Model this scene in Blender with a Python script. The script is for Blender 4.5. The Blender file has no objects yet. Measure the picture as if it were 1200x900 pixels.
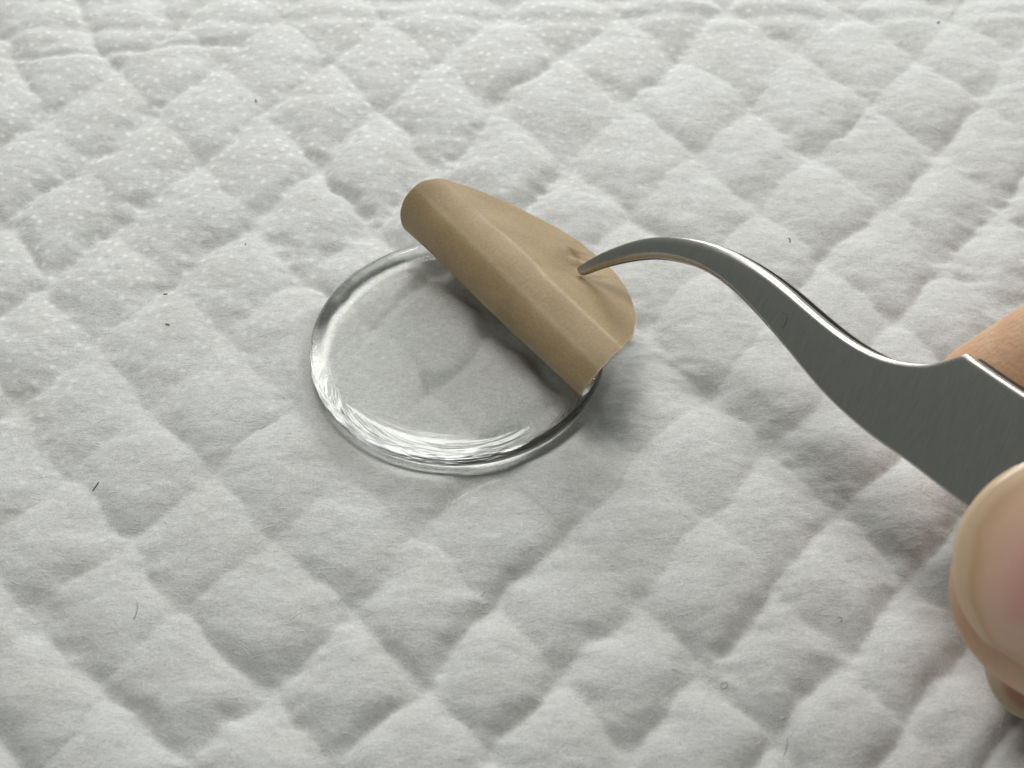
import bpy, bmesh, math, random
import numpy as np
from mathutils import Vector

# ------------------------------------------------------------------ camera, world, lights, exposure
# one Blender unit is one centimetre
scene = bpy.context.scene
col = scene.collection
random.seed(7)
rng = np.random.default_rng(7)

cam_data = bpy.data.cameras.new('camera')
cam = bpy.data.objects.new('camera', cam_data)
col.objects.link(cam)
cam.location = (0.0, -12.334, 14.1885)
cam.rotation_euler = (math.radians(90 - 49), 0, 0)
cam_data.sensor_width = 36
cam_data.lens = 52.5
cam_data.clip_start = 0.05
cam_data.clip_end = 500
cam_data.dof.use_dof = True
cam_data.dof.focus_distance = 18.2
cam_data.dof.aperture_fstop = 0.42
scene.camera = cam

world = bpy.data.worlds.new('World')
scene.world = world
world.use_nodes = True
bg = world.node_tree.nodes['Background']
bg.inputs[0].default_value = (0.80, 0.88, 0.855, 1)
bg.inputs[1].default_value = 0.21


def area_light(name, loc, target, sx, sy, power, color):
    d = bpy.data.lights.new(name, 'AREA')
    d.shape = 'RECTANGLE'
    d.size, d.size_y = sx, sy
    d.energy = power
    d.color = color
    o = bpy.data.objects.new(name, d)
    col.objects.link(o)
    o.location = loc
    o.rotation_euler = (Vector(target) - Vector(loc)).to_track_quat('-Z', 'Y').to_euler()
    return o


# low window behind the table
area_light('window_light', (6, 34, 19), (1, 1, 1), 24, 16, 9600, (0.975, 1.0, 0.985))
# broad ceiling lamp above and a little behind the table
area_light('ceiling_light', (-8, 15, 40), (0, 0, 0), 18, 16, 8600, (1.0, 0.985, 0.96))

scene.view_settings.view_transform = 'Standard'
scene.view_settings.look = 'None'
scene.view_settings.gamma = 1
scene.view_settings.exposure = 0.0
scene.cycles.max_bounces = 16
scene.cycles.transmission_bounces = 12
scene.cycles.transparent_max_bounces = 12
scene.cycles.caustics_refractive = True
scene.cycles.caustics_reflective = True
scene.cycles.blur_glossy = 0.0
scene.cycles.sample_clamp_indirect = 40.0


# ------------------------------------------------------------------ helpers
def mesh_obj(name, verts, faces, mat=None, parent=None, smooth=True):
    me = bpy.data.meshes.new(name)
    me.from_pydata([tuple(map(float, v)) for v in verts], [], [tuple(map(int, f)) for f in faces])
    me.update()
    if smooth:
        me.polygons.foreach_set('use_smooth', [True] * len(me.polygons))
    o = bpy.data.objects.new(name, me)
    col.objects.link(o)
    if mat:
        me.materials.append(mat)
    if parent:
        o.parent = parent
    return o


def np_mesh(name, verts, quads, mat=None, parent=None, smooth=True):
    verts = np.asarray(verts, np.float32)
    quads = np.asarray(quads, np.int32)
    me = bpy.data.meshes.new(name)
    me.vertices.add(len(verts))
    me.vertices.foreach_set('co', verts.ravel())
    me.loops.add(quads.size)
    me.loops.foreach_set('vertex_index', quads.ravel())
    me.polygons.add(len(quads))
    me.polygons.foreach_set('loop_start', np.arange(len(quads), dtype=np.int32) * 4)
    me.polygons.foreach_set('loop_total', np.full(len(quads), 4, np.int32))
    me.polygons.foreach_set('use_smooth', np.full(len(quads), smooth))
    me.update(calc_edges=True)
    me.validate()
    o = bpy.data.objects.new(name, me)
    col.objects.link(o)
    if mat:
        me.materials.append(mat)
    if parent:
        o.parent = parent
    return o


def empty(name, loc=(0, 0, 0)):
    o = bpy.data.objects.new(name, None)
    o.empty_display_size = 0.5
    col.objects.link(o)
    o.location = loc
    return o


def tag(o, label=None, cat=None, group=None, kind=None):
    if label: o['label'] = label
    if cat: o['category'] = cat
    if group: o['group'] = group
    if kind: o['kind'] = kind
    return o


def grid_quads(nu, nv, closed_v=False):
    q = []
    m = nv if closed_v else nv - 1
    for i in range(nu - 1):
        for j in range(m):
            j2 = (j + 1) % nv
            q.append((i * nv + j, i * nv + j2, (i + 1) * nv + j2, (i + 1) * nv + j))
    return q


def new_mat(name):
    m = bpy.data.materials.new(name)
    m.use_nodes = True
    nt = m.node_tree
    return m, nt, nt.nodes['Principled BSDF']


def node(nt, typ, **kw):
    n = nt.nodes.new(typ)
    for k, v in kw.items():
        if k in n.inputs:
            n.inputs[k].default_value = v
        else:
            setattr(n, k, v)
    return n


def ramp(nt, stops):
    r = nt.nodes.new('ShaderNodeValToRGB')
    els = r.color_ramp.elements
    while len(els) < len(stops):
        els.new(0.5)
    for e, (p, c) in zip(els, stops):
        e.position = p
        e.color = (*c, 1) if len(c) == 3 else c
    return r


def vnoise(x, y, seed):
    """smooth value noise in numpy, about -1..1"""
    r = np.random.default_rng(seed)
    tab = r.uniform(-1, 1, (256, 256))
    xi, yi = np.floor(x).astype(int), np.floor(y).astype(int)
    fx, fy = x - xi, y - yi
    fx = fx * fx * fx * (fx * (fx * 6 - 15) + 10)
    fy = fy * fy * fy * (fy * (fy * 6 - 15) + 10)
    g = lambda a, b: tab[a % 256, b % 256]
    return ((g(xi, yi) * (1 - fx) + g(xi + 1, yi) * fx) * (1 - fy)
            + (g(xi, yi + 1) * (1 - fx) + g(xi + 1, yi + 1) * fx) * fy)


# ------------------------------------------------------------------ materials
def make_pad_material():
    m, nt, b = new_mat('nonwoven_fabric')
    L = nt.links.new
    tc = node(nt, 'ShaderNodeTexCoord')
    # fibres lie mostly across the sheet
    mp = node(nt, 'ShaderNodeMapping')
    mp.inputs['Scale'].default_value = (6.5, 15.0, 8.0)
    mp.inputs['Rotation'].default_value = (0, 0, 0.06)
    L(tc.outputs['Object'], mp.inputs[0])
    fib = node(nt, 'ShaderNodeTexNoise', Scale=1.6, Detail=6.0, Roughness=0.72, Distortion=0.6)
    L(mp.outputs[0], fib.inputs['Vector'])
    fine = node(nt, 'ShaderNodeTexNoise', Scale=42.0, Detail=3.0, Roughness=0.8)
    L(tc.outputs['Object'], fine.inputs['Vector'])
    big = node(nt, 'ShaderNodeTexNoise', Scale=1.3, Detail=4.0, Roughness=0.6)
    L(tc.outputs['Object'], big.inputs['Vector'])
    # bonded dots of the top sheet, stronger in some patches
    mp2 = node(nt, 'ShaderNodeMapping')
    mp2.inputs['Rotation'].default_value = (0, 0, 0.5)
    mp2.inputs['Scale'].default_value = (4.4, 4.4, 0.0)
    L(tc.outputs['Object'], mp2.inputs[0])
    vor = node(nt, 'ShaderNodeTexVoronoi', Scale=1.0, Randomness=0.55)
    vor.voronoi_dimensions = '2D'
    L(mp2.outputs[0], vor.inputs['Vector'])
    dot = node(nt, 'ShaderNodeMapRange')
    dot.inputs[1].default_value = 0.05
    dot.inputs[2].default_value = 0.24
    dot.inputs[3].default_value = 1.0
    dot.inputs[4].default_value = 0.0
    L(vor.outputs['Distance'], dot.inputs[0])
    # the dots show where the sheet lies tight (towards the far left corner of this piece)
    sep = node(nt, 'ShaderNodeSeparateXYZ')
    L(tc.outputs['Object'], sep.inputs[0])
    ma = node(nt, 'ShaderNodeMath', operation='MULTIPLY_ADD')
    L(sep.outputs['X'], ma.inputs[0])
    ma.inputs[1].default_value = -0.8
    L(sep.outputs['Y'], ma.inputs[2])
    mk = node(nt, 'ShaderNodeMapRange')
    mk.inputs[1].default_value = -1.5
    mk.inputs[2].default_value = 7.0
    L(ma.outputs[0], mk.inputs[0])
    pn = node(nt, 'ShaderNodeTexNoise', Scale=3.2, Detail=2.0)
    L(tc.outputs['Object'], pn.inputs['Vector'])
    pr = node(nt, 'ShaderNodeMapRange')
    pr.inputs[1].default_value = 0.25
    pr.inputs[2].default_value = 0.55
    L(pn.outputs[0], pr.inputs[0])
    mm = node(nt, 'ShaderNodeMath', operation='MULTIPLY')
    L(dot.outputs[0], mm.inputs[0]); L(mk.outputs[0], mm.inputs[1])
    mm2 = node(nt, 'ShaderNodeMath', operation='MULTIPLY')
    L(mm.outputs[0], mm2.inputs[0]); L(pr.outputs[0], mm2.inputs[1])
    # colour
    cr = ramp(nt, [(0.25, (0.64, 0.635, 0.62)), (0.5, (0.76, 0.76, 0.745)), (0.75, (0.86, 0.86, 0.85))])
    L(fib.outputs[0], cr.inputs[0])
    cr2 = ramp(nt, [(0.3, (0.90, 0.885, 0.865)), (0.65, (1, 1, 1))])
    L(big.outputs[0], cr2.inputs[0])
    mx = node(nt, 'ShaderNodeMix', data_type='RGBA', blend_type='MULTIPLY')
    mx.inputs['Factor'].default_value = 0.8
    L(cr.outputs[0], mx.inputs[6]); L(cr2.outputs[0], mx.inputs[7])
    cr3 = ramp(nt, [(0.32, (0.74, 0.74, 0.735)), (0.64, (1, 1, 1))])
    L(fine.outputs[0], cr3.inputs[0])
    mx3 = node(nt, 'ShaderNodeMix', data_type='RGBA', blend_type='MULTIPLY')
    mx3.inputs['Factor'].default_value = 1.0
    L(mx.outputs[2], mx3.inputs[6]); L(cr3.outputs[0], mx3.inputs[7])
    mxd = node(nt, 'ShaderNodeMix', data_type='RGBA')
    L(mm2.outputs[0], mxd.inputs['Factor'])
    L(mx3.outputs[2], mxd.inputs[6])
    mxd.inputs[7].default_value = (0.84, 0.85, 0.84, 1)
    L(mxd.outputs[2], b.inputs['Base Color'])
    b.inputs['Roughness'].default_value = 0.85
    b.inputs['Specular IOR Level'].default_value = 0.15
    # relief
    ad = node(nt, 'ShaderNodeMath', operation='MULTIPLY_ADD')
    L(fine.outputs[0], ad.inputs[0]); ad.inputs[1].default_value = 0.35
    L(fib.outputs[0], ad.inputs[2])
    bp = node(nt, 'ShaderNodeBump', Strength=0.40, Distance=0.03)
    L(ad.outputs[0], bp.inputs['Height'])
    L(bp.outputs[0], b.inputs['Normal'])
    return m


def make_fibre_material():
    m, nt, b = new_mat('white_fibre')
    b.inputs['Base Color'].default_value = (0.80, 0.80, 0.79, 1)
    b.inputs['Roughness'].default_value = 0.6
    b.inputs['Specular IOR Level'].default_value = 0.3
    return m


def make_glass_material():
    m, nt, b = new_mat('clear_glass')
    L = nt.links.new
    b.inputs['Base Color'].default_value = (0.995, 0.998, 0.985, 1)
    b.inputs['Roughness'].default_value = 0.0
    b.inputs['IOR'].default_value = 1.50
    b.inputs['Transmission Weight'].default_value = 1.0
    tc = node(nt, 'ShaderNodeTexCoord')
    # the rim carries faint turning marks that run round the edge
    uv = node(nt, 'ShaderNodeAttribute', attribute_name='ring')
    mp = node(nt, 'ShaderNodeMapping')
    mp.inputs['Scale'].default_value = (0.32, 24.0, 0.32)
    L(uv.outputs['Vector'], mp.inputs[0])
    no = node(nt, 'ShaderNodeTexNoise', Scale=1.0, Detail=3.0, Roughness=0.6, Distortion=0.0)
    L(mp.outputs[0], no.inputs['Vector'])
    rim = node(nt, 'ShaderNodeAttribute', attribute_name='rim')
    mu = node(nt, 'ShaderNodeMath', operation='MULTIPLY')
    L(no.outputs[0], mu.inputs[0]); L(rim.outputs['Fac'], mu.inputs[1])
    bp = node(nt, 'ShaderNodeBump', Strength=0.5, Distance=0.02)
    L(mu.outputs[0], bp.inputs['Height'])
    rg = node(nt, 'ShaderNodeMath', operation='MULTIPLY_ADD')
    L(mu.outputs[0], rg.inputs[0]); rg.inputs[1].default_value = 0.16; rg.inputs[2].default_value = 0.0
    L(rg.outputs[0], b.inputs['Roughness'])
    L(bp.outputs[0], b.inputs['Normal'])
    return m


def make_paper_material():
    m, nt, b = new_mat('kraft_paper')
    L = nt.links.new
    tc = node(nt, 'ShaderNodeTexCoord')
    n1 = node(nt, 'ShaderNodeTexNoise', Scale=26.0, Detail=5.0, Roughness=0.75)
    L(tc.outputs['UV'], n1.inputs['Vector'])
    n2 = node(nt, 'ShaderNodeTexNoise', Scale=2.0, Detail=3.0)
    L(tc.outputs['UV'], n2.inputs['Vector'])
    c1 = ramp(nt, [(0.3, (0.34, 0.24, 0.125)), (0.55, (0.43, 0.313, 0.17)), (0.75, (0.51, 0.385, 0.222))])
    L(n1.outputs[0], c1.inputs[0])
    c2 = ramp(nt, [(0.3, (0.82, 0.81, 0.78)), (0.7, (1.0, 1.0, 1.0))])
    L(n2.outputs[0], c2.inputs[0])
    mx = node(nt, 'ShaderNodeMix', data_type='RGBA', blend_type='MULTIPLY')
    mx.inputs['Factor'].default_value = 1.0
    L(c1.outputs[0], mx.inputs[6]); L(c2.outputs[0], mx.inputs[7])
    # paler lines: highlights painted along the creases, and the sheet's pale edges
    at = node(nt, 'ShaderNodeAttribute', attribute_name='highlight_and_edge')
    n3 = node(nt, 'ShaderNodeTexNoise', Scale=9.0, Detail=4.0)
    L(tc.outputs['UV'], n3.inputs['Vector'])
    ms = node(nt, 'ShaderNodeMath', operation='MULTIPLY')
    L(at.outputs['Fac'], ms.inputs[0]); L(n3.outputs[0], ms.inputs[1])
    mx2 = node(nt, 'ShaderNodeMix', data_type='RGBA')
    L(ms.outputs[0], mx2.inputs['Factor'])
    L(mx.outputs[2], mx2.inputs[6])
    mx2.inputs[7].default_value = (0.72, 0.60, 0.42, 1)
    L(mx2.outputs[2], b.inputs['Base Color'])
    b.inputs['Roughness'].default_value = 0.55
    b.inputs['Specular IOR Level'].default_value = 0.4
    bp = node(nt, 'ShaderNodeBump', Strength=0.25, Distance=0.012)
    L(n1.outputs[0], bp.inputs['Height'])
    L(bp.outputs[0], b.inputs['Normal'])
    return m


def make_adhesive_material():
    m, nt, b = new_mat('clear_film')
    b.inputs['Base Color'].default_value = (0.96, 0.93, 0.86, 1)
    b.inputs['Roughness'].default_value = 0.2
    b.inputs['IOR'].default_value = 1.46
    b.inputs['Transmission Weight'].default_value = 0.9
    return m


def make_steel_material():
    m, nt, b = new_mat('brushed_steel')
    L = nt.links.new
    b.inputs['Metallic'].default_value = 1.0
    tc = node(nt, 'ShaderNodeTexCoord')
    mp = node(nt, 'ShaderNodeMapping')
    mp.inputs['Scale'].default_value = (60.0, 3.5, 1.0)
    mp.inputs['Rotation'].default_value = (0, 0, 0.35)
    L(tc.outputs['UV'], mp.inputs[0])
    n1 = node(nt, 'ShaderNodeTexNoise', Scale=1.0, Detail=4.0, Roughness=0.7)
    L(mp.outputs[0], n1.inputs['Vector'])
    n2 = node(nt, 'ShaderNodeTexNoise', Scale=3.0, Detail=4.0, Roughness=0.65)
    L(tc.outputs['Object'], n2.inputs['Vector'])
    cr = ramp(nt, [(0.3, (0.39, 0.378, 0.348)), (0.7, (0.50, 0.485, 0.45))])
    L(n1.outputs[0], cr.inputs[0])
    L(cr.outputs[0], b.inputs['Base Color'])
    rr = node(nt, 'ShaderNodeMapRange')
    rr.inputs[3].default_value = 0.26
    rr.inputs[4].default_value = 0.36
    L(n1.outputs[0], rr.inputs[0])
    L(rr.outputs[0], b.inputs['Roughness'])
    bp = node(nt, 'ShaderNodeBump', Strength=0.3, Distance=0.004)
    L(n1.outputs[0], bp.inputs['Height'])
    L(bp.outputs[0], b.inputs['Normal'])
    return m


def make_skin_material():
    m, nt, b = new_mat('skin')
    L = nt.links.new
    tc = node(nt, 'ShaderNodeTexCoord')
    n1 = node(nt, 'ShaderNodeTexNoise', Scale=1.2, Detail=4.0, Roughness=0.6)
    L(tc.outputs['Object'], n1.inputs['Vector'])
    c1 = ramp(nt, [(0.3, (0.62, 0.35, 0.21)), (0.55, (0.69, 0.43, 0.27)), (0.75, (0.74, 0.49, 0.33))])
    L(n1.outputs[0], c1.inputs[0])
    L(c1.outputs[0], b.inputs['Base Color'])
    b.inputs['Roughness'].default_value = 0.48
    b.inputs['Specular IOR Level'].default_value = 0.4
    b.inputs['Subsurface Weight'].default_value = 0.5
    b.inputs['Subsurface Radius'].default_value = (1.0, 0.35, 0.18)
    b.inputs['Subsurface Scale'].default_value = 0.12
    mp = node(nt, 'ShaderNodeMapping')
    mp.inputs['Scale'].default_value = (16, 16, 16)
    L(tc.outputs['Object'], mp.inputs[0])
    vo = node(nt, 'ShaderNodeTexVoronoi', Scale=1.0)
    L(mp.outputs[0], vo.inputs['Vector'])
    n2 = node(nt, 'ShaderNodeTexNoise', Scale=6.0, Detail=5.0, Roughness=0.7)
    L(tc.outputs['Object'], n2.inputs['Vector'])
    ad = node(nt, 'ShaderNodeMath', operation='MULTIPLY_ADD')
    L(vo.outputs['Distance'], ad.inputs[0]); ad.inputs[1].default_value = 0.3
    L(n2.outputs[0], ad.inputs[2])
    bp = node(nt, 'ShaderNodeBump', Strength=0.5, Distance=0.035)
    L(ad.outputs[0], bp.inputs['Height'])
    L(bp.outputs[0], b.inputs['Normal'])
    return m


def make_nail_material(name, stops):
    m, nt, b = new_mat(name)
    L = nt.links.new
    at = node(nt, 'ShaderNodeAttribute', attribute_name='along')
    tc = node(nt, 'ShaderNodeTexCoord')
    n1 = node(nt, 'ShaderNodeTexNoise', Scale=2.0, Detail=4.0)
    L(tc.outputs['Object'], n1.inputs['Vector'])
    ma = node(nt, 'ShaderNodeMath', operation='MULTIPLY_ADD')
    L(n1.outputs[0], ma.inputs[0]); ma.inputs[1].default_value = 0.08
    L(at.outputs['Fac'], ma.inputs[2])
    c = ramp(nt, stops)
    L(ma.outputs[0], c.inputs[0])
    L(c.outputs[0], b.inputs['Base Color'])
    b.inputs['Roughness'].default_value = 0.26
    b.inputs['Coat Weight'].default_value = 0.5
    b.inputs['Coat Roughness'].default_value = 0.15
    b.inputs['Subsurface Weight'].default_value = 0.35
    b.inputs['Subsurface Radius'].default_value = (1.0, 0.5, 0.3)
    b.inputs['Subsurface Scale'].default_value = 0.06
    return m


def plain_mat(name, color, rough=0.7):
    m, nt, b = new_mat(name)
    L = nt.links.new
    tc = node(nt, 'ShaderNodeTexCoord')
    n1 = node(nt, 'ShaderNodeTexNoise', Scale=20.0, Detail=3.0)
    L(tc.outputs['Object'], n1.inputs['Vector'])
    c = ramp(nt, [(0.3, tuple(x * 0.7 for x in color)), (0.7, color)])
    L(n1.outputs[0], c.inputs[0])
    L(c.outputs[0], b.inputs['Base Color'])
    b.inputs['Roughness'].default_value = rough
    return m


M_PAD = make_pad_material()
M_FIBRE = make_fibre_material()
M_GLASS = make_glass_material()
M_PAPER = make_paper_material()
M_ADH = make_adhesive_material()
M_STEEL = make_steel_material()
M_SKIN = make_skin_material()
M_NAIL = make_nail_material('nail', [(0.0, (0.84, 0.68, 0.48)), (0.09, (0.80, 0.60, 0.40)), (0.12, (0.71, 0.48, 0.29)),
                                     (0.17, (0.84, 0.57, 0.40)), (0.24, (0.86, 0.55, 0.43)), (0.38, (0.78, 0.37, 0.32))])
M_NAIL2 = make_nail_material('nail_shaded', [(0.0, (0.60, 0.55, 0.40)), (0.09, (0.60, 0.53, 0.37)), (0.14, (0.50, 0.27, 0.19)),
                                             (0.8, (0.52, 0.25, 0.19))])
M_LINT = plain_mat('dark_lint', (0.05, 0.045, 0.04))
M_HAIR = plain_mat('grey_hair', (0.22, 0.21, 0.19))
M_DUST = plain_mat('pale_dust', (0.75, 0.75, 0.72))

# ------------------------------------------------------------------ the quilted pad
DISC_X, DISC_Y, DISC_R = -0.685, 0.29, 1.85
DISC_Z0, DISC_Z1 = 0.21, 0.57

K = np.array([[-1.60495, 0.73356], [0.59617, 0.54926], [-0.47859, 0.45957], [0.00502, 0.00119], [-0.013, -0.00746],
              [0.0084, -0.00534], [0.00063, 0.00071], [-0.00133, -0.00051], [0.00113, 0.00084], [-0.00024, 0.00039]])


def lattice(x, y):
    """seam numbers of the two families of quilting seams at a point of the pad"""
    cx, cy = np.clip(x, -9, 8), np.clip(y, -6, 8.5)
    B = np.stack([np.ones_like(cx), cx, cy, cx * cx, cx * cy, cy * cy, cx ** 3, cx * cx * cy, cx * cy * cy, cy ** 3], -1)
    ij = B @ K
    ij = ij + np.stack([(x - cx) * 0.62 - (y - cy) * 0.58, (x - cx) * 0.6 + (y - cy) * 0.5], -1)
    i = ij[..., 0] + 0.08 * vnoise(x * 0.55 + 3, y * 0.55, 11) + 0.07 * vnoise(x * 1.6, y * 1.6, 12) + 0.025 * vnoise(x * 4.0, y * 4.0, 15)
    j = ij[..., 1] + 0.08 * vnoise(x * 0.55 + 30, y * 0.55 + 9, 13) + 0.07 * vnoise(x * 1.6 + 5, y * 1.6, 14) + 0.025 * vnoise(x * 4.0, y * 4.0 + 9, 16)
    return i, j


def seam_profile(f, w):
    """0 in the seam, rising to 1 inside the cell"""
    d = np.abs(f - np.round(f))
    return 1 - np.exp(-(d / w) ** 1.35)


def crease(x, y, pts, width, depth):
    """a soft fold along a polyline; groove with a lip on its near side"""
    best = np.full(x.shape, 1e9)
    side = np.zeros(x.shape)
    for (x0, y0), (x1, y1) in zip(pts[:-1], pts[1:]):
        dx, dy = x1 - x0, y1 - y0
        l2 = dx * dx + dy * dy
        t = np.clip(((x - x0) * dx + (y - y0) * dy) / l2, 0, 1)
        ex, ey = x - (x0 + t * dx), y - (y0 + t * dy)
        d = np.hypot(ex, ey)
        s = np.where(dx * ey - dy * ex > 0, 1, -1)
        m = d < best
        best = np.where(m, d, best)
        side = np.where(m, s, side)
    sd = best * side
    return -depth * np.exp(-(best / width) ** 2) + 0.35 * depth * np.exp(-((sd + 1.9 * width) / (1.5 * width)) ** 2)


CREASES = [
    ([(-7.9, 6.55), (-6.9, 6.45), (-6.5, 6.52), (-5.9, 6.62), (-5.2, 6.78), (-4.1, 6.85)], 0.09, 0.045),
    ([(-8.6, 6.9), (-7.6, 7.2), (-6.9, 7.25), (-6.0, 7.1), (-5.0, 7.3)], 0.13, 0.04),
    ([(-5.6, 7.5), (-4.4, 7.35), (-3.0, 7.45), (-1.5, 7.6), (0.5, 7.35), (2.5, 7.55), (5, 7.45), (8.5, 7.7)], 0.14, 0.03),
    ([(-8.5, 8.1), (-6.5, 7.9), (-4, 8.05), (0, 7.9), (3, 8.1), (8, 8.0)], 0.16, 0.03),
    ([(2.35, -4.2), (2.65, -4.6), (2.8, -5.0)], 0.10, 0.03),
]


def pad_height(x, y, detail=True):
    i, j = lattice(x, y)
    # every seam fades and deepens along its length
    si = 0.60 + 0.75 * vnoise(x * 0.45 + 7, y * 0.45 + 2, 21)
    sj = 0.60 + 0.75 * vnoise(x * 0.45 + 70, y * 0.45 + 20, 22)
    far = np.clip((y + 0.35 * x - 3.0) / 6.0, 0, 1)          # flatter towards the far right corner
    si = np.clip(si * (1 - 0.45 * far), 0.12, 1.1)
    sj = np.clip(sj * (1 - 0.45 * far), 0.12, 1.1)
    w = 0.15 + 0.05 * vnoise(x * 0.8, y * 0.8 + 50, 23)
    pi = 1 - si * (1 - seam_profile(i, w))
    pj = 1 - sj * (1 - seam_profile(j, w))
    h = 0.09 + 0.120 * pi * pj
    # the crossings are pulled down, some more than others
    di, dj = i - np.round(i), j - np.round(j)
    cr = 0.5 + 0.5 * np.sin(np.round(i) * 5.1 + np.round(j) * 3.7)
    h -= 0.05 * cr * np.exp(-(di * di + dj * dj) / 0.035) * (1 - 0.5 * far)
    # puffed cells, each with its own height
    ci, cj = np.floor(i), np.floor(j)
    rnd = np.modf(np.abs(np.sin(ci * 12.9898 + cj * 78.233) * 43758.5453))[0] - 0.5
    h += 0.035 * rnd * pi * pj
    h += 0.055 * np.sin(np.pi * (i - ci)) * np.sin(np.pi * (j - cj))
    h += 0.05 * vnoise(x * 0.33, y * 0.33, 31) + 0.02 * vnoise(x * 0.9, y * 0.9, 32)
    h += 0.014 * vnoise(x * 2.1, y * 2.6, 33) + 0.007 * vnoise(x * 4.2, y * 6.2, 34)
    # puckers gathered along the seams
    near = 1 - pi * pj
    h += near * (0.027 * vnoise(x * 2.7 + y * 1.1 + 9, y * 4.6, 37) + 0.016 * vnoise(x * 5.5, y * 8.5 + x * 2.0, 38))
    if detail:
        h += 0.004 * vnoise(x * 7, y * 13, 35) + 0.0025 * vnoise(x * 14, y * 22, 36)
    h += 0.06 * np.exp(-((x + y * 0.4 - 6.2) / 0.5) ** 2) * np.clip((-y - 1) / 3, 0, 1) * 0.6
    for pts, wd, dp in CREASES:
        h += crease(x, y, pts, wd, dp)
    # pressed flat under the disc
    r = np.hypot(x - DISC_X, y - DISC_Y)
    fl = DISC_Z0 - 0.035 - 0.5 * np.clip(np.abs(r - DISC_R) - 0.12, 0, 2)      # the cloth swells up against the foot of the rim
    d = np.clip(0.5 + 0.5 * (h - fl) / 0.03, 0, 1)
    h = fl * (1 - d) + h * d + 0.03 * d * (1 - d)
    lim = DISC_Z0 - 0.004 + 0.6 * np.clip(r - DISC_R - 0.05, 0, 2) ** 1.0
    k = 0.03
    d = np.clip(0.5 + 0.5 * (lim - h) / k, 0, 1)
    h = lim * (1 - d) + h * d - k * d * (1 - d)
    return h


def graded(lo, hi, step, ends):
    core = np.arange(lo, hi + step / 2, step)
    out = []
    s, p = step, hi
    while p < ends:
        s *= 1.25
        p += s
        out.append(p)
    left = [lo - (q - hi) for q in out]
    return np.array(left[::-1] + list(core) + out)


gx = graded(-9.0, 9.0, 0.034, 26)
gy = graded(-6.2, 9.2, 0.034, 24)
GX, GY = np.meshgrid(gx, gy, indexing='ij')
GZ = pad_height(GX, GY)
ny = len(gy)
ii, jj = np.meshgrid(np.arange(len(gx) - 1), np.arange(ny - 1), indexing='ij')
base = (ii * ny + jj).ravel()
quads = np.stack([base, base + ny, base + ny + 1, base + 1], -1)
pad = np_mesh('quilted_pad', np.stack([GX.ravel(), GY.ravel(), GZ.ravel()], -1), quads, M_PAD)
tag(pad, 'white quilted absorbent pad with diamond stitching under everything', 'pad', kind='structure')

# loose fibres lying on the pad
NF = 30000
fx = rng.uniform(-9, 9, NF)
fy = rng.uniform(-6, 8.6, NF)
ang = rng.normal(0.05, 0.75, NF)
ln = rng.uniform(0.05, 0.20, NF)
curl = rng.normal(0, 1.6, NF)
wd = rng.uniform(0.0012, 0.0024, NF)
NS = 5
X = np.zeros((NF, NS)); Y = np.zeros((NF, NS)); A = np.zeros((NF, NS))
X[:, 0], Y[:, 0], A[:, 0] = fx, fy, ang
for s in range(1, NS):
    A[:, s] = A[:, s - 1] + curl * ln / NS
    X[:, s] = X[:, s - 1] + np.cos(A[:, s]) * ln / (NS - 1)
    Y[:, s] = Y[:, s - 1] + np.sin(A[:, s]) * ln / (NS - 1)
Z = pad_height(X, Y) + 0.001
arch = np.sin(np.linspace(0, np.pi, NS))[None, :] * (rng.random((NF, 1)) ** 3) * 0.012
Z = Z + arch
keep = np.min(np.hypot(X - DISC_X, Y - DISC_Y), axis=1) > DISC_R + 0.03
PX, PY = -np.sin(A) * wd[:, None], np.cos(A) * wd[:, None]
Lf = np.stack([X + PX, Y + PY, Z], -1)[keep]
Rt = np.stack([X - PX, Y - PY, Z], -1)[keep]
V = np.stack([Lf, Rt], 2).reshape(-1, 3)
n = len(Lf)
b0 = (np.arange(n)[:, None] * NS * 2 + np.arange(NS - 1)[None, :] * 2).ravel()
fq = np.stack([b0, b0 + 1, b0 + 3, b0 + 2], -1)
fuzz = np_mesh('fibre_fuzz', V, fq, M_FIBRE, pad)
tag(fuzz, kind='stuff')

# ------------------------------------------------------------------ the clear disc
disc = empty('clear_disc', (DISC_X, DISC_Y, DISC_Z0))
tag(disc, 'round clear glass disc with a polished rim lying on the quilted pad', 'disc')
TH = DISC_Z1 - DISC_Z0
zi = 0.0
ri = DISC_R - 0.16
prof = [(0.0, 0.0), (0.8, 0.0), (1.4, 0.0), (DISC_R - 0.172, 0.0)]
for k in range(0, 11):                                 # rounded lower edge
    t = k / 10 * math.pi / 2
    prof.append((DISC_R - 0.16 + 0.16 * math.sin(t), 0.16 - 0.16 * math.cos(t)))
rs = 0.19
for k in range(0, 11):                                 # rounded upper shoulder
    t = k / 10 * math.pi / 2
    prof.append((DISC_R - rs + rs * math.cos(t), TH - rs + rs * math.sin(t)))
prof += [(DISC_R - rs - 0.012, TH), (1.4, TH), (0.8, TH), (0.0, TH)]
NSEG = 256
vs, fs = [], []
for (r, z) in prof[1:-1]:
    for s in range(NSEG):
        t = 2 * math.pi * s / NSEG
        vs.append((r * math.cos(t), r * math.sin(t), z))
np_ = len(prof) - 2
for i in range(np_ - 1):
    for s in range(NSEG):
        s2 = (s + 1) % NSEG
        fs.append((i * NSEG + s, i * NSEG + s2, (i + 1) * NSEG + s2, (i + 1) * NSEG + s))
vs.append((0, 0, zi)); vs.append((0, 0, TH))
for s in range(NSEG):
    s2 = (s + 1) % NSEG
    fs.append((len(vs) - 2, s2, s))
    fs.append((len(vs) - 1, (np_ - 1) * NSEG + s, (np_ - 1) * NSEG + s2))
body = mesh_obj('glass_body', vs, fs, M_GLASS, disc)
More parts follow.
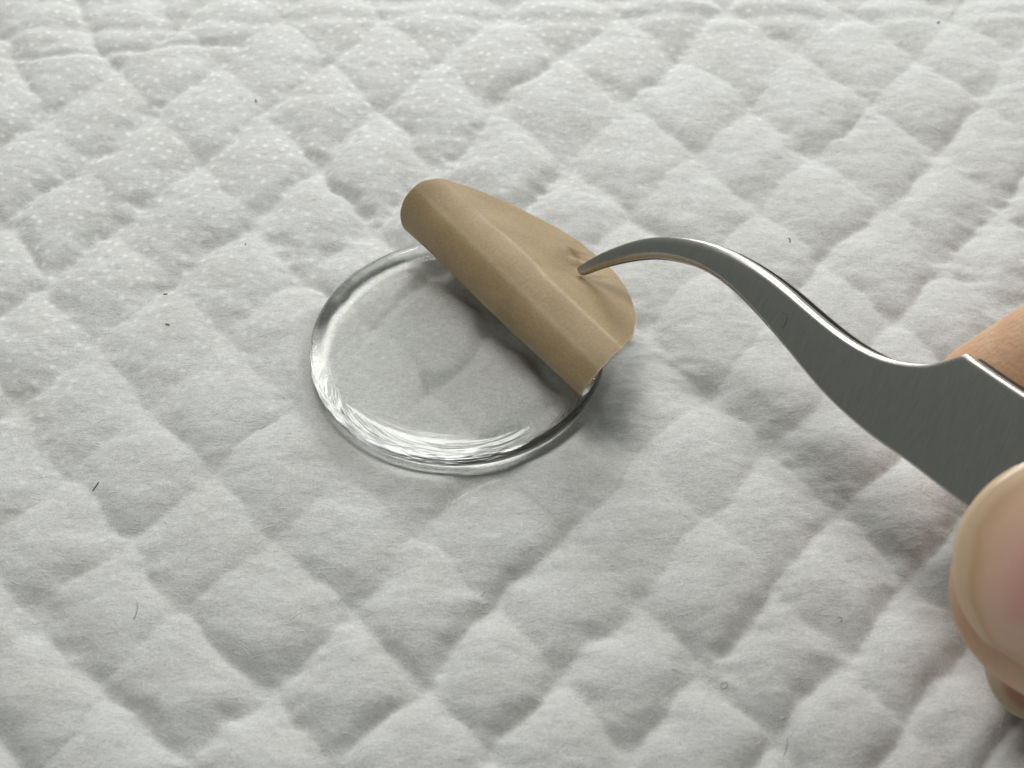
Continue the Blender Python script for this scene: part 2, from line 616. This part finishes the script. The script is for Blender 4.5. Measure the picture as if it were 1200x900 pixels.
# coordinates round the rim and a mask for it
arc = [0.0]
for (r0, z0), (r1, z1) in zip(prof[1:-2], prof[2:-1]):
    arc.append(arc[-1] + math.hypot(r1 - r0, z1 - z0))
ring, rimv = [], []
for i, (r, z) in enumerate(prof[1:-1]):
    edge = min(1.0, max(0.0, (r - ri + 0.30) / 0.25)) if z < TH - 0.06 else 0.0
    for s in range(NSEG):
        t = 2 * math.pi * s / NSEG
        ring += [math.sin(t) * 2 + 4, arc[i] + 0.008 * math.sin(3 * t), math.cos(t) * 2]
        rimv.append(edge)
ring += [0.0] * 6
rimv += [0.0, 0.0]
body.data.attributes.new('ring', 'FLOAT_VECTOR', 'POINT').data.foreach_set('vector', np.array(ring, np.float32))
body.data.attributes.new('rim', 'FLOAT', 'POINT').data.foreach_set('value', np.array(rimv, np.float32))

# dust and nicks on its top face
dv, df = [], []
for k in range(60):
    a_ = random.uniform(0, 2 * math.pi)
    rr = 1.72 * math.sqrt(random.random())
    if math.cos(a_ - 0.673) * rr > 0.4:
        continue
    c = Vector((rr * math.cos(a_), rr * math.sin(a_), TH + 0.002))
    s = random.uniform(0.004, 0.010)
    o0 = len(dv)
    th = random.uniform(0, 3)
    for q in range(5):
        t = th + q * 2 * math.pi / 5
        dv.append(c + Vector((math.cos(t) * s * random.uniform(.6, 1.6), math.sin(t) * s * random.uniform(.5, 1.1), 0)))
    dv.append(c + Vector((0, 0, s * 0.6)))
    for q in range(5):
        df.append((o0 + q, o0 + (q + 1) % 5, o0 + 5))
dust = mesh_obj('dust', dv, df, M_DUST, disc)
tag(dust, kind='stuff')

# ------------------------------------------------------------------ the kraft backing sheet being peeled off
F_AL, F_D, F_R, F_TW, F_SH = 0.673, 0.955, 1.84, -0.11, 0.218
F_K = [0.546, 2.983, 2.339, 2.085, 0.22, -0.217, -0.308]
F_L = F_R + F_D
TIP_S, TIP_T = 2.25, 0.25


def film_surface(R, offset, ns, nt):
    """points of the sheet: s is the distance from the peel line, t the distance along it"""
    L = R + F_D
    sa = np.linspace(-(R - F_D) * 0.9995, 0, 24, endpoint=False)
    sb = np.linspace(0, F_L, 2000)
    kap = np.interp(sb, np.linspace(0, F_L, 7), F_K)
    kap = kap + 0.5 * (np.exp(-((sb - 1.58) / 0.030) ** 2) * 6.4 - np.exp(-((sb - 1.70) / 0.06) ** 2) * 3.2)
    kap = kap + 0.5 * (np.exp(-((sb - 1.20) / 0.04) ** 2) * 1.6 - np.exp(-((sb - 1.30) / 0.06) ** 2) * 1.1)
    th = np.concatenate([[0], np.cumsum((kap[1:] + kap[:-1]) / 2 * np.diff(sb))])
    du, dz = -np.cos(th), np.sin(th)
    u = F_D + np.concatenate([[0], np.cumsum((du[1:] + du[:-1]) / 2 * np.diff(sb))])
    z = np.concatenate([[0], np.cumsum((dz[1:] + dz[:-1]) / 2 * np.diff(sb))])
    s2 = np.linspace(0, 1, ns) ** 1.0 * (L * 0.9997)
    S = np.concatenate([sa, s2])
    U = np.where(S < 0, F_D - S, np.interp(S, sb, u))
    Z = np.where(S < 0, 0, np.interp(S, sb, z))
    TH_ = np.where(S < 0, 0, np.interp(S, sb, th))
    half = np.sqrt(np.maximum((R + 0.010 * vnoise(S * 7, S * 0, 47)) ** 2 - (F_D - S) ** 2, 0))
    tt = np.sin(np.linspace(-1, 1, nt) * np.pi / 2)
    T = half[:, None] * tt[None, :]
    Sg = S[:, None] + 0 * T
    # normal of the profile: inner side of the curl is up on the attached part
    nu, nz = np.sin(TH_)[:, None], np.cos(TH_)[:, None]
    # shallow ripples radiating from the pinch of the tweezers
    ds, dt = Sg - TIP_S, T - TIP_T
    rr = np.hypot(ds, dt)
    aa = np.arctan2(dt, ds)
    rip = 0.030 * np.exp(-rr / 0.30) * (1 - np.exp(-(rr / 0.14) ** 2)) * np.sin(aa * 4.3 + 2.2 * vnoise(aa * 1.3 + 9, rr * 3, 44)) * (0.3 + 0.7 * np.clip(np.cos(aa + 0.5), 0, 1))
    # small crinkled patch towards the far edge
    pat = np.exp(-((Sg - 2.52) / 0.22) ** 2 - ((T + 0.12) / 0.30) ** 2)
    rip = rip + pat * (0.040 * vnoise((Sg - T) * 6, (Sg + T) * 2.4 + 3, 45) + 0.016 * vnoise((Sg - T * 0.7) * 13, (Sg + T) * 5, 46))
    dim = 0.070 * np.exp(-(rr / 0.30) ** 2)
    wob = (0.010 * vnoise(Sg * 3 + 5, T * 1.6 + 5, 41) + 0.028 * vnoise(Sg * 0.9 + 2, T * 0.8 + 7, 42)) * np.clip(Sg, 0, 1)
    off = offset - (rip * 1.0 - dim + wob) * np.clip(Sg * 2, 0, 1)
    U2 = U[:, None] + nu * off
    Z2 = np.where(Sg < 0, offset, Z[:, None] * (1 + F_TW * T) + nz * off)
    Tt = T + F_SH * np.clip(Sg, 0, None) / F_L
    nx, nyy = math.cos(F_AL), math.sin(F_AL)
    P = np.stack([DISC_X + U2 * nx + Tt * nyy, DISC_Y + U2 * nyy - Tt * nx, DISC_Z1 + 0.004 + np.maximum(Z2, offset * (Sg < 0.3))], -1)
    highlight_and_edge = (np.exp(-((Sg - 1.58 - 0.035 * vnoise(T * 2.3, T * 0, 5)) / 0.032) ** 2) * 0.6 * np.clip((T + 1.1) / 0.8, 0, 1)  # highlight on the ridge of the curl, painted as a pale line
             + 0.35 * np.exp(-((Sg - 1.20) / 0.035) ** 2)
             + 0.9 * np.exp(-((half[:, None] - np.abs(T)) / 0.012) ** 2))
    return P, Sg, T, highlight_and_edge


def sheet_solid(name, R, o0, o1, mat, parent, ns=190, nt=110):
    A0, S, T, sc = film_surface(R, o0, ns, nt)
    A1, _, _, _ = film_surface(R, o1, ns, nt)
    nu, nv = S.shape
    vs = np.concatenate([A0.reshape(-1, 3), A1.reshape(-1, 3)])
    q = grid_quads(nu, nv)
    N = nu * nv
    fs = [f[::-1] for f in q] + [tuple(i + N for i in f) for f in q]
    for i in range(nu - 1):
        for j in (0, nv - 1):
            a, b = i * nv + j, (i + 1) * nv + j
            f = (a, b, b + N, a + N)
            fs.append(f if j == 0 else f[::-1])
    o = np_mesh(name, vs, fs, mat, parent)
    me = o.data
    uv = me.uv_layers.new(name='UVMap')
    st = np.concatenate([np.stack([S.ravel(), T.ravel()], -1)] * 2)
    li = np.zeros(len(me.loops), np.int32)
    me.loops.foreach_get('vertex_index', li)
    uv.data.foreach_set('uv', st[li].astype(np.float32).ravel())
    at = me.attributes.new('highlight_and_edge', 'FLOAT', 'POINT')
    at.data.foreach_set('value', np.concatenate([sc.ravel()] * 2).astype(np.float32)[:len(me.vertices)])
    return o


film = empty('backing_film', (0, 0, 0))
tag(film, 'tan kraft backing film curled back from the clear disc, pinched by tweezers', 'film')
sheet_solid('paper_sheet', 1.832, 0.0, 0.009, M_PAPER, film)
# a thin clear layer on the inner side of the curl, a hair wider than the paper
sheet_solid('adhesive_layer', 1.836, 0.0105, 0.0145, M_ADH, film, 150, 80)

# ------------------------------------------------------------------ curved tweezers
T0 = Vector((0.8521, 0.9643, 1.05))
TA = Vector((0.69586, -0.69706, 0.17288))
TE = Vector((0.39382, 0.57166, 0.7198))
TN = Vector((-0.60057, -0.4328, 0.67231))
ROWS = [[-0.022, 0.012, 0.030, -0.034], [-0.012, 0.045, 0.066, -0.024], [0.0206, 0.0843, 0.1029, 0.0014], [0.0864, 0.1661, 0.1731, 0.059],
        [0.1584, 0.2451, 0.2412, 0.1174], [0.2325, 0.3221, 0.3112, 0.1737], [0.3124, 0.3949, 0.3866, 0.225],
        [0.3949, 0.4651, 0.4615, 0.276], [0.4783, 0.5338, 0.536, 0.3267], [0.561, 0.602, 0.6144, 0.3725],
        [0.6524, 0.6614, 0.6943, 0.416], [0.7477, 0.7164, 0.7737, 0.4591], [0.8422, 0.7709, 0.854, 0.5001],
        [0.9434, 0.8153, 0.9394, 0.5327], [1.0456, 0.857, 1.0242, 0.5651], [1.1469, 0.8984, 1.1086, 0.597],
        [1.3605, 0.9617, 1.2783, 0.6321], [1.5768, 1.0036, 1.4464, 0.6629], [1.7939, 1.0267, 1.6158, 0.6724],
        [2.0093, 1.0242, 1.7827, 0.6765], [2.2199, 1.0082, 1.9461, 0.6594], [2.4264, 0.985, 2.1049, 0.633],
        [2.6052, 0.956, 2.3002, 0.5859], [2.7799, 0.9256, 2.4864, 0.5251], [2.9477, 0.8796, 2.666, 0.4617],
        [3.1135, 0.8341, 2.844, 0.4009], [3.2922, 0.7879, 3.0372, 0.336], [3.4686, 0.7423, 3.2224, 0.2611],
        [3.6455, 0.707, 3.4029, 0.1827], [3.8203, 0.6726, 3.5829, 0.1083], [3.9824, 0.6637, 3.7534, 0.0423],
        [4.1424, 0.6549, 3.9262, -0.0137], [4.2989, 0.6643, 4.101, -0.0578], [4.4515, 0.6954, 4.2742, -0.0995],
        [4.5971, 0.7402, 4.4455, -0.1394], [4.7369, 0.7961, 4.619, -0.1592], [4.7991, 0.8361, 4.6731, -0.1654],
        [4.861, 0.8759, 4.727, -0.1716], [4.9163, 0.9224, 4.7806, -0.1777], [4.9676, 0.9727, 4.834, -0.1838],
        [5.0217, 1.0196, 4.8871, -0.1903], [5.0784, 1.0632, 4.9399, -0.1972], [5.2626, 1.0316, 5.1531, -0.2255],
        [5.4444, 1.0006, 5.3612, -0.2603], [5.6238, 0.9713, 5.5631, -0.3083], [5.8007, 0.9425, 5.7619, -0.3557],
        [6.6, 0.84, 6.55, -0.45], [7.6, 0.74, 7.6, -0.46], [9.0, 0.62, 9.0, -0.38], [10.5, 0.50, 10.5, -0.26], [11.5, 0.42, 11.5, -0.18]]
rw = np.array(ROWS)
# even out the traced outline
for _ in range(3):
    sm = rw.copy()
    sm[1:-1] = 0.25 * rw[:-2] + 0.5 * rw[1:-1] + 0.25 * rw[2:]
    keep_corner = 41
    sm[keep_corner] = rw[keep_corner]
    sm[:6] = rw[:6]
    rw = sm


def arm_mesh(name, sign, parent):
    """one arm of the tweezers: a chamfered blade; sign +1 is the arm on the thumb's side"""
    vs, fs = [], []
    nsec = 15
    for k, (ux, uy, lx, ly) in enumerate(rw):
        x = 0.5 * (ux + lx)
        h = 0.055 + 0.075 * min(max(x / 2.5, 0), 1)
        g = 0.30 * math.sin(math.pi * min(max(x, 0), 11.5) / 11.5) + 0.004
        U, Lo = np.array([ux, uy]), np.array([lx, ly])
        W = np.linalg.norm(U - Lo)
        d = (U - Lo) / max(W, 1e-6)
        if x < 0.9:                                      # blunt point
            f = 0.013 * (1 - max(x, 0) / 0.9)
            U, Lo = U + d * f, Lo - d * f
        hook = 1 - min(max((x - 1.6) / 1.8, 0), 1)
        cu = min(0.065 + 0.05 * hook, 0.38 * W)          # width of the upper chamfer
        cuh = h * (0.60 + 0.2 * hook - 0.30 * min(max((x - 4.7) / 0.3, 0), 1))
        cl = min(0.030 + 0.04 * hook, 0.30 * W)
        clh = h * (0.55 + 0.15 * hook)
        if sign < 0:
            U = U + 0 * d
        sec = [(Lo, 0.0), (Lo, 0.5 * (h - clh)), (Lo, h - clh), (Lo + d * cl * .35, h - clh * .35), (Lo + d * cl, h - .002), (Lo + d * (cl + .012), h),
               (U - d * (cu + .012), h)]
        for q in range(6):
            t = q / 5 * math.pi / 2
            sec.append((U - d * cu * (1 - math.sin(t)), h - cuh * (1 - math.cos(t)) - 0.001))
        sec += [(U, (h - cuh) * .5), (U, 0.0)]
        sec = sec[:13] + sec[-2:]
        for p, nn in sec:
            n_ = sign * (g / 2 + nn)
            vs.append(TA * p[0] + TE * p[1] + TN * n_)
    R = len(rw)
    for k in range(R - 1):
        for s in range(nsec):
            s2 = (s + 1) % nsec
            f = (k * nsec + s, k * nsec + s2, (k + 1) * nsec + s2, (k + 1) * nsec + s)
            fs.append(f[::-1] if sign > 0 else f)
    for k in (0, R - 1):
        f = tuple(k * nsec + s for s in range(nsec))
        fs.append(f if (k == 0) == (sign > 0) else f[::-1])
    o = mesh_obj(name, vs, fs, M_STEEL, parent)
    me = o.data
    uv = me.uv_layers.new(name='UVMap')
    for lp in me.loops:
        p = me.vertices[lp.vertex_index].co
        uv.data[lp.index].uv = (p.dot(TA), p.dot(TE))
    bm = bmesh.new(); bm.from_mesh(me)
    bmesh.ops.recalc_face_normals(bm, faces=bm.faces)
    for e in bm.edges:
        if len(e.link_faces) == 2 and e.calc_face_angle(0) > math.radians(38):
            e.smooth = False
    bm.to_mesh(me); bm.free()
    return o


tw = empty('tweezers', T0)
tag(tw, 'curved steel tweezers held in the hand, tip pinching the tan film', 'tweezers')
arm_mesh('arm', 1, tw)
arm_mesh('arm', -1, tw)

# ------------------------------------------------------------------ the hand
def loft(chain, up, nseg=28):
    """closed tube along a chain of (point, half width, half thickness) with rounded ends"""
    pts = [Vector(c[0]) for c in chain]
    P, RW, RT = [], [], []
    # Catmull-Rom resample
    for i in range(len(pts) - 1):
        p0, p1, p2, p3 = pts[max(i - 1, 0)], pts[i], pts[i + 1], pts[min(i + 2, len(pts) - 1)]
        for k in range(8):
            t = k / 8
            P.append(0.5 * ((2 * p1) + (p2 - p0) * t + (2 * p0 - 5 * p1 + 4 * p2 - p3) * t * t + (3 * p1 - p0 - 3 * p2 + p3) * t ** 3))
            e = t * t * (3 - 2 * t)
            RW.append(chain[i][1] * (1 - e) + chain[i + 1][1] * e)
            RT.append(chain[i][2] * (1 - e) + chain[i + 1][2] * e)
    P.append(pts[-1]); RW.append(chain[-1][1]); RT.append(chain[-1][2])
    up = Vector(up)
    d0, d1 = (P[0] - P[1]).normalized(), (P[-1] - P[-2]).normalized()
    secs = []
    NE = 7
    for k in range(NE, 0, -1):
        a = k / NE * math.pi / 2 * 0.97
        secs.append((P[0] + d0 * RW[0] * math.sin(a), RW[0] * math.cos(a) ** 0.8, RT[0] * math.cos(a) ** 0.8, -d0))
    for k in range(len(P)):
        d = (P[min(k + 1, len(P) - 1)] - P[max(k - 1, 0)]).normalized()
        secs.append((P[k], RW[k], RT[k], d))
    for k in range(1, NE + 1):
        a = k / NE * math.pi / 2 * 0.97
        secs.append((P[-1] + d1 * RW[-1] * math.sin(a), RW[-1] * math.cos(a), RT[-1] * math.cos(a), d1))
    vs, fs = [], []
    for c, w, t, d in secs:
        u = (up - d * up.dot(d)).normalized()
        s = d.cross(u)
        for q in range(nseg):
            a = 2 * math.pi * q / nseg
            vs.append(c + s * (w * math.cos(a)) + u * (t * math.sin(a)))
    n = len(secs)
    for i in range(n - 1):
        for q in range(nseg):
            q2 = (q + 1) % nseg
            fs.append((i * nseg + q, i * nseg + q2, (i + 1) * nseg + q2, (i + 1) * nseg + q))
    fs.append(tuple(range(nseg))[::-1])
    fs.append(tuple((n - 1) * nseg + q for q in range(nseg)))
    return vs, fs


CT = Vector((5.07, -4.754, 2.824))                   # centre of the thumb's end
WT = Vector((0.89, -0.47, -0.10)).normalized()       # from the thumb's end to its base
NT = (TN * 0.35 + Vector((-0.10, -0.62, 0.75)) * 0.65)
NT = (NT - WT * NT.dot(WT)).normalized()              # out of the thumb nail

limbs = [
    # thumb
    ([(CT + WT * .12 + WT.cross(NT) * .05, 1.13, 0.80), (CT + WT * 1.0 + WT.cross(NT) * .05, 1.18, 0.86), (CT + WT * 2.3, 1.02, 0.92), (CT + WT * 4.0 + Vector((.2, .3, .1)), 1.0, 0.98),
      (CT + WT * 5.6 + Vector((.8, .9, .4)), 1.25, 1.2), (CT + WT * 7.6 + Vector((2.0, 2.2, .8)), 1.7, 1.6)], NT),
    # index finger
    ([((5.42, -1.62, 1.52), 0.80, 0.62), ((6.3, -1.56, 2.34), 0.86, 0.72), ((7.4, -1.5, 3.3), 0.88, 0.80), ((8.7, -1.4, 4.4), 0.94, 0.9),
      ((10.6, -1.7, 5.0), 0.92, 0.92), ((12.6, -2.8, 5.2), 1.05, 1.05)], TN),
    # middle finger
    ([((5.50, -4.33, 0.73), 0.56, 0.48), ((6.4, -4.05, 0.86), 0.72, 0.62), ((7.6, -3.4, 1.3), 0.82, 0.76), ((9.3, -2.7, 2.2), 0.9, 0.88),
      ((11.0, -3.0, 3.5), 0.92, 0.92), ((13.0, -4.0, 4.6), 1.05, 1.05)], (-.3, -.5, .8)),
    # ring finger
    ([((7.4, -5.1, 0.95), 0.62, 0.56), ((8.4, -4.6, 1.0), 0.76, 0.68), ((9.9, -3.9, 1.35), 0.86, 0.8), ((11.4, -4.2, 2.5), 0.88, 0.86),
      ((13.3, -5.2, 3.9), 1.0, 1.0)], (-.3, -.5, .8)),
    # little finger
    ([((9.2, -6.3, 0.9), 0.55, 0.5), ((10.1, -5.8, 0.95), 0.66, 0.6), ((11.4, -5.3, 1.3), 0.74, 0.7), ((12.6, -5.6, 2.2), 0.78, 0.76),
      ((13.9, -6.4, 3.2), 0.95, 0.95)], (-.3, -.5, .8)),
    # palm, wrist and forearm
    ([((12.7, -4.2, 4.3), 1.7, 1.15), ((14.2, -5.6, 4.0), 2.9, 1.35), ((16.2, -7.0, 3.8), 2.9, 1.5), ((18.3, -8.2, 3.7), 2.5, 1.7),
      ((20.5, -9.4, 3.7), 2.6, 1.9), ((25.0, -12.0, 3.8), 3.2, 2.6)], (0.1, 0.35, 0.9)),
]
vs, fs = [], []
for ch, up in limbs:
    v, f = loft(ch, up)
    o = len(vs)
    vs += v
    fs += [tuple(i + o for i in q) for q in f]
tmp = mesh_obj('hand_source', vs, fs)
bm = bmesh.new(); bm.from_mesh(tmp.data)
bmesh.ops.recalc_face_normals(bm, faces=bm.faces)
bm.to_mesh(tmp.data); bm.free()
md = tmp.modifiers.new('remesh', 'REMESH')
md.mode = 'VOXEL'
md.voxel_size = 0.06
ms = tmp.modifiers.new('smooth', 'SMOOTH')
ms.factor = 0.5
ms.iterations = 14
bpy.context.view_layer.update()
dg = bpy.context.evaluated_depsgraph_get()
skin_me = bpy.data.meshes.new_from_object(tmp.evaluated_get(dg))
bpy.data.objects.remove(tmp)
skin_me.name = 'skin'
skin_me.materials.clear()
skin_me.materials.append(M_SKIN)
skin_me.polygons.foreach_set('use_smooth', [True] * len(skin_me.polygons))
hand = empty('hand', (14.2, -5.6, 0.2))
tag(hand, 'bare hand at the right edge gripping the tweezers between thumb and forefinger', 'hand')
skin = bpy.data.objects.new('skin', skin_me)
col.objects.link(skin)
skin.parent = hand
skin.location = -hand.location


def nail(name, mat, centre, w, nrm, half_w, l_tip, l_base, height, arch, drop, thick=0.045, tip_round=1.0):
    """curved nail plate: l runs from the free edge (l_tip) towards the knuckle along w"""
    w = w.normalized()
    nrm = (nrm - w * nrm.dot(w)).normalized()
    s = w.cross(nrm)
    nl, nc = 36, 25
    top, att = [], []
    for i in range(nl):
        f = i / (nl - 1)
        for j in range(nc):
            c = -1 + 2 * j / (nc - 1)
            # rounded free edge and rounded root
            l0 = l_tip + tip_round * (1 - math.sqrt(max(0, 1 - (abs(c) * 0.92) ** 2.0))) * half_w
            l1 = l_base - 0.25 * (1 - math.sqrt(max(0, 1 - (abs(c) * 0.95) ** 2))) * half_w
            l = l0 + (l1 - l0) * f
            y = c * half_w * (0.93 + 0.07 * math.sin(f * math.pi))
            z = height - arch * (y / half_w) ** 2 - drop * max(0, -(l - 0.2)) ** 2 - 0.05 * max(0, f - .8)
            top.append(centre + w * l + s * y + nrm * z)
            att.append(min(l - l0, 0.10 + 1.2 * (half_w - abs(y))))
    N = len(top)
    bot = [p - nrm * thick for p in top]
    q = grid_quads(nl, nc)
    fs = list(q) + [tuple(i + N for i in f[::-1]) for f in q]
    for i in range(nl - 1):
        for j in (0, nc - 1):
            a, b = i * nc + j, (i + 1) * nc + j
            f = (a, b, b + N, a + N)
            fs.append(f[::-1] if j == 0 else f)
    for j in range(nc - 1):
        for i in (0, nl - 1):
            a, b = i * nc + j, i * nc + j + 1
            f = (a, b, b + N, a + N)
            fs.append(f if i == 0 else f[::-1])
    o = mesh_obj(name, [v - hand.location for v in top + bot], fs, mat, hand)
    bm = bmesh.new(); bm.from_mesh(o.data)
    bmesh.ops.recalc_face_normals(bm, faces=bm.faces)
    bm.to_mesh(o.data); bm.free()
    at = o.data.attributes.new('along', 'FLOAT', 'POINT')
    at.data.foreach_set('value', np.array(att + att, np.float32) / (l_base - l_tip))
    return o


nail('thumb_nail', M_NAIL, CT - WT.cross(NT) * 0.07, WT, NT, 0.97, -1.10, 1.15, 0.835, 0.30, 0.13)
MW = Vector((0.9, 0.28, 0.07)).normalized()
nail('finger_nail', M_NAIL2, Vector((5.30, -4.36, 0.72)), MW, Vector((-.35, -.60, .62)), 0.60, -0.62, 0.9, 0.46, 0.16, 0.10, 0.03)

# ------------------------------------------------------------------ lint on the pad
def strand(name, pts, rad, mat=M_LINT, parent=None):
    vs, fs = [], []
    n = len(pts)
    for i, p in enumerate(pts):
        p = Vector(p)
        d = (Vector(pts[min(i + 1, n - 1)]) - Vector(pts[max(i - 1, 0)])).normalized()
        s = d.cross(Vector((0, 0, 1)))
        s = s.normalized() if s.length > 1e-4 else Vector((1, 0, 0))
        u = s.cross(d)
        r = rad * (0.45 if i in (0, n - 1) else 1.0)
        for q in range(5):
            a = q * 2 * math.pi / 5
            vs.append(p + s * r * math.cos(a) + u * r * math.sin(a))
    for i in range(n - 1):
        for q in range(5):
            fs.append((i * 5 + q, i * 5 + (q + 1) % 5, (i + 1) * 5 + (q + 1) % 5, (i + 1) * 5 + q))
    fs.append(tuple(range(5))[::-1]); fs.append(tuple((n - 1) * 5 + q for q in range(5)))
    return mesh_obj(name, vs, fs, mat, parent)


def pad_z(x, y):
    return float(pad_height(np.array([x]), np.array([y]))[0])


def lint(x, y, ang, length, bend, rad, label):
    pts = []
    n = 14
    a = ang
    px, py = x, y
    for k in range(n):
        pts.append((px, py, pad_z(px, py) + rad * 0.7 + 0.006))
        px += math.cos(a) * length / n
        py += math.sin(a) * length / n
        a += bend / n
    o = strand('lint', pts, rad, M_HAIR if rad < 0.005 else M_LINT)
    tag(o, label, 'lint', 'specks of lint on the pad')


lint(-4.92, -1.80, 0.95, 0.14, 0.2, 0.005, 'dark straight lint sliver on the pad, left of and below the disc')
lint(-3.80, 5.38, 1.6, 0.07, 0.8, 0.009, 'tiny black lint speck, uppermost on the left half of the pad')
lint(-4.55, 1.50, 2.4, 0.08, 0.6, 0.008, 'short dark lint speck left of the disc, upper of two close specks')
lint(-4.38, 0.76, 2.5, 0.07, 0.3, 0.007, 'short dark lint speck left of the disc, lower of two close specks')
lint(-3.60, 2.30, 1.4, 0.05, 0.3, 0.007, 'tiny dark lint speck above left of the disc, nearest its rim')
lint(3.58, -3.58, 0.0, 0.13, 5.4, 0.0024, 'tiny dark ring of lint on the pad below the tweezers')
lint(2.22, -4.36, -0.9, 0.22, 6.4, 0.0024, 'thin dark looped hair curled on the pad near the bottom')
lint(3.75, 2.45, -0.9, 0.11, -1.6, 0.006, 'small curved lint hair above the curve of the tweezers')
lint(6.70, 7.42, 0.2, 0.13, 2.0, 0.007, 'small curved lint hair near the top right corner of the pad')
lint(-4.12, -3.60, 1.2, 0.24, 0.9, 0.0025, 'long thin faint hair on a quilt diamond at lower left')
lint(2.80, -5.12, 1.0, 0.22, 0.6, 0.0025, 'long thin straight hair at the bottom edge, right of centre')

# a hair clinging to the broad face of the tweezers
hp = []
for k in range(12):
    f = k / 11
    x = 2.95 + 0.09 * f + 0.03 * math.sin(f * 3)
    y = 0.62 - 0.11 * f + 0.05 * math.sin(f * 4)
    g = 0.30 * math.sin(math.pi * x / 11.5) + 0.004
    hp.append(T0 + TA * x + TE * y + TN * (g / 2 + 0.13 + 0.007))
hr = strand('hair', hp, 0.0017)
tag(hr, 'short dark curved hair stuck to the face of the tweezers', 'hair')
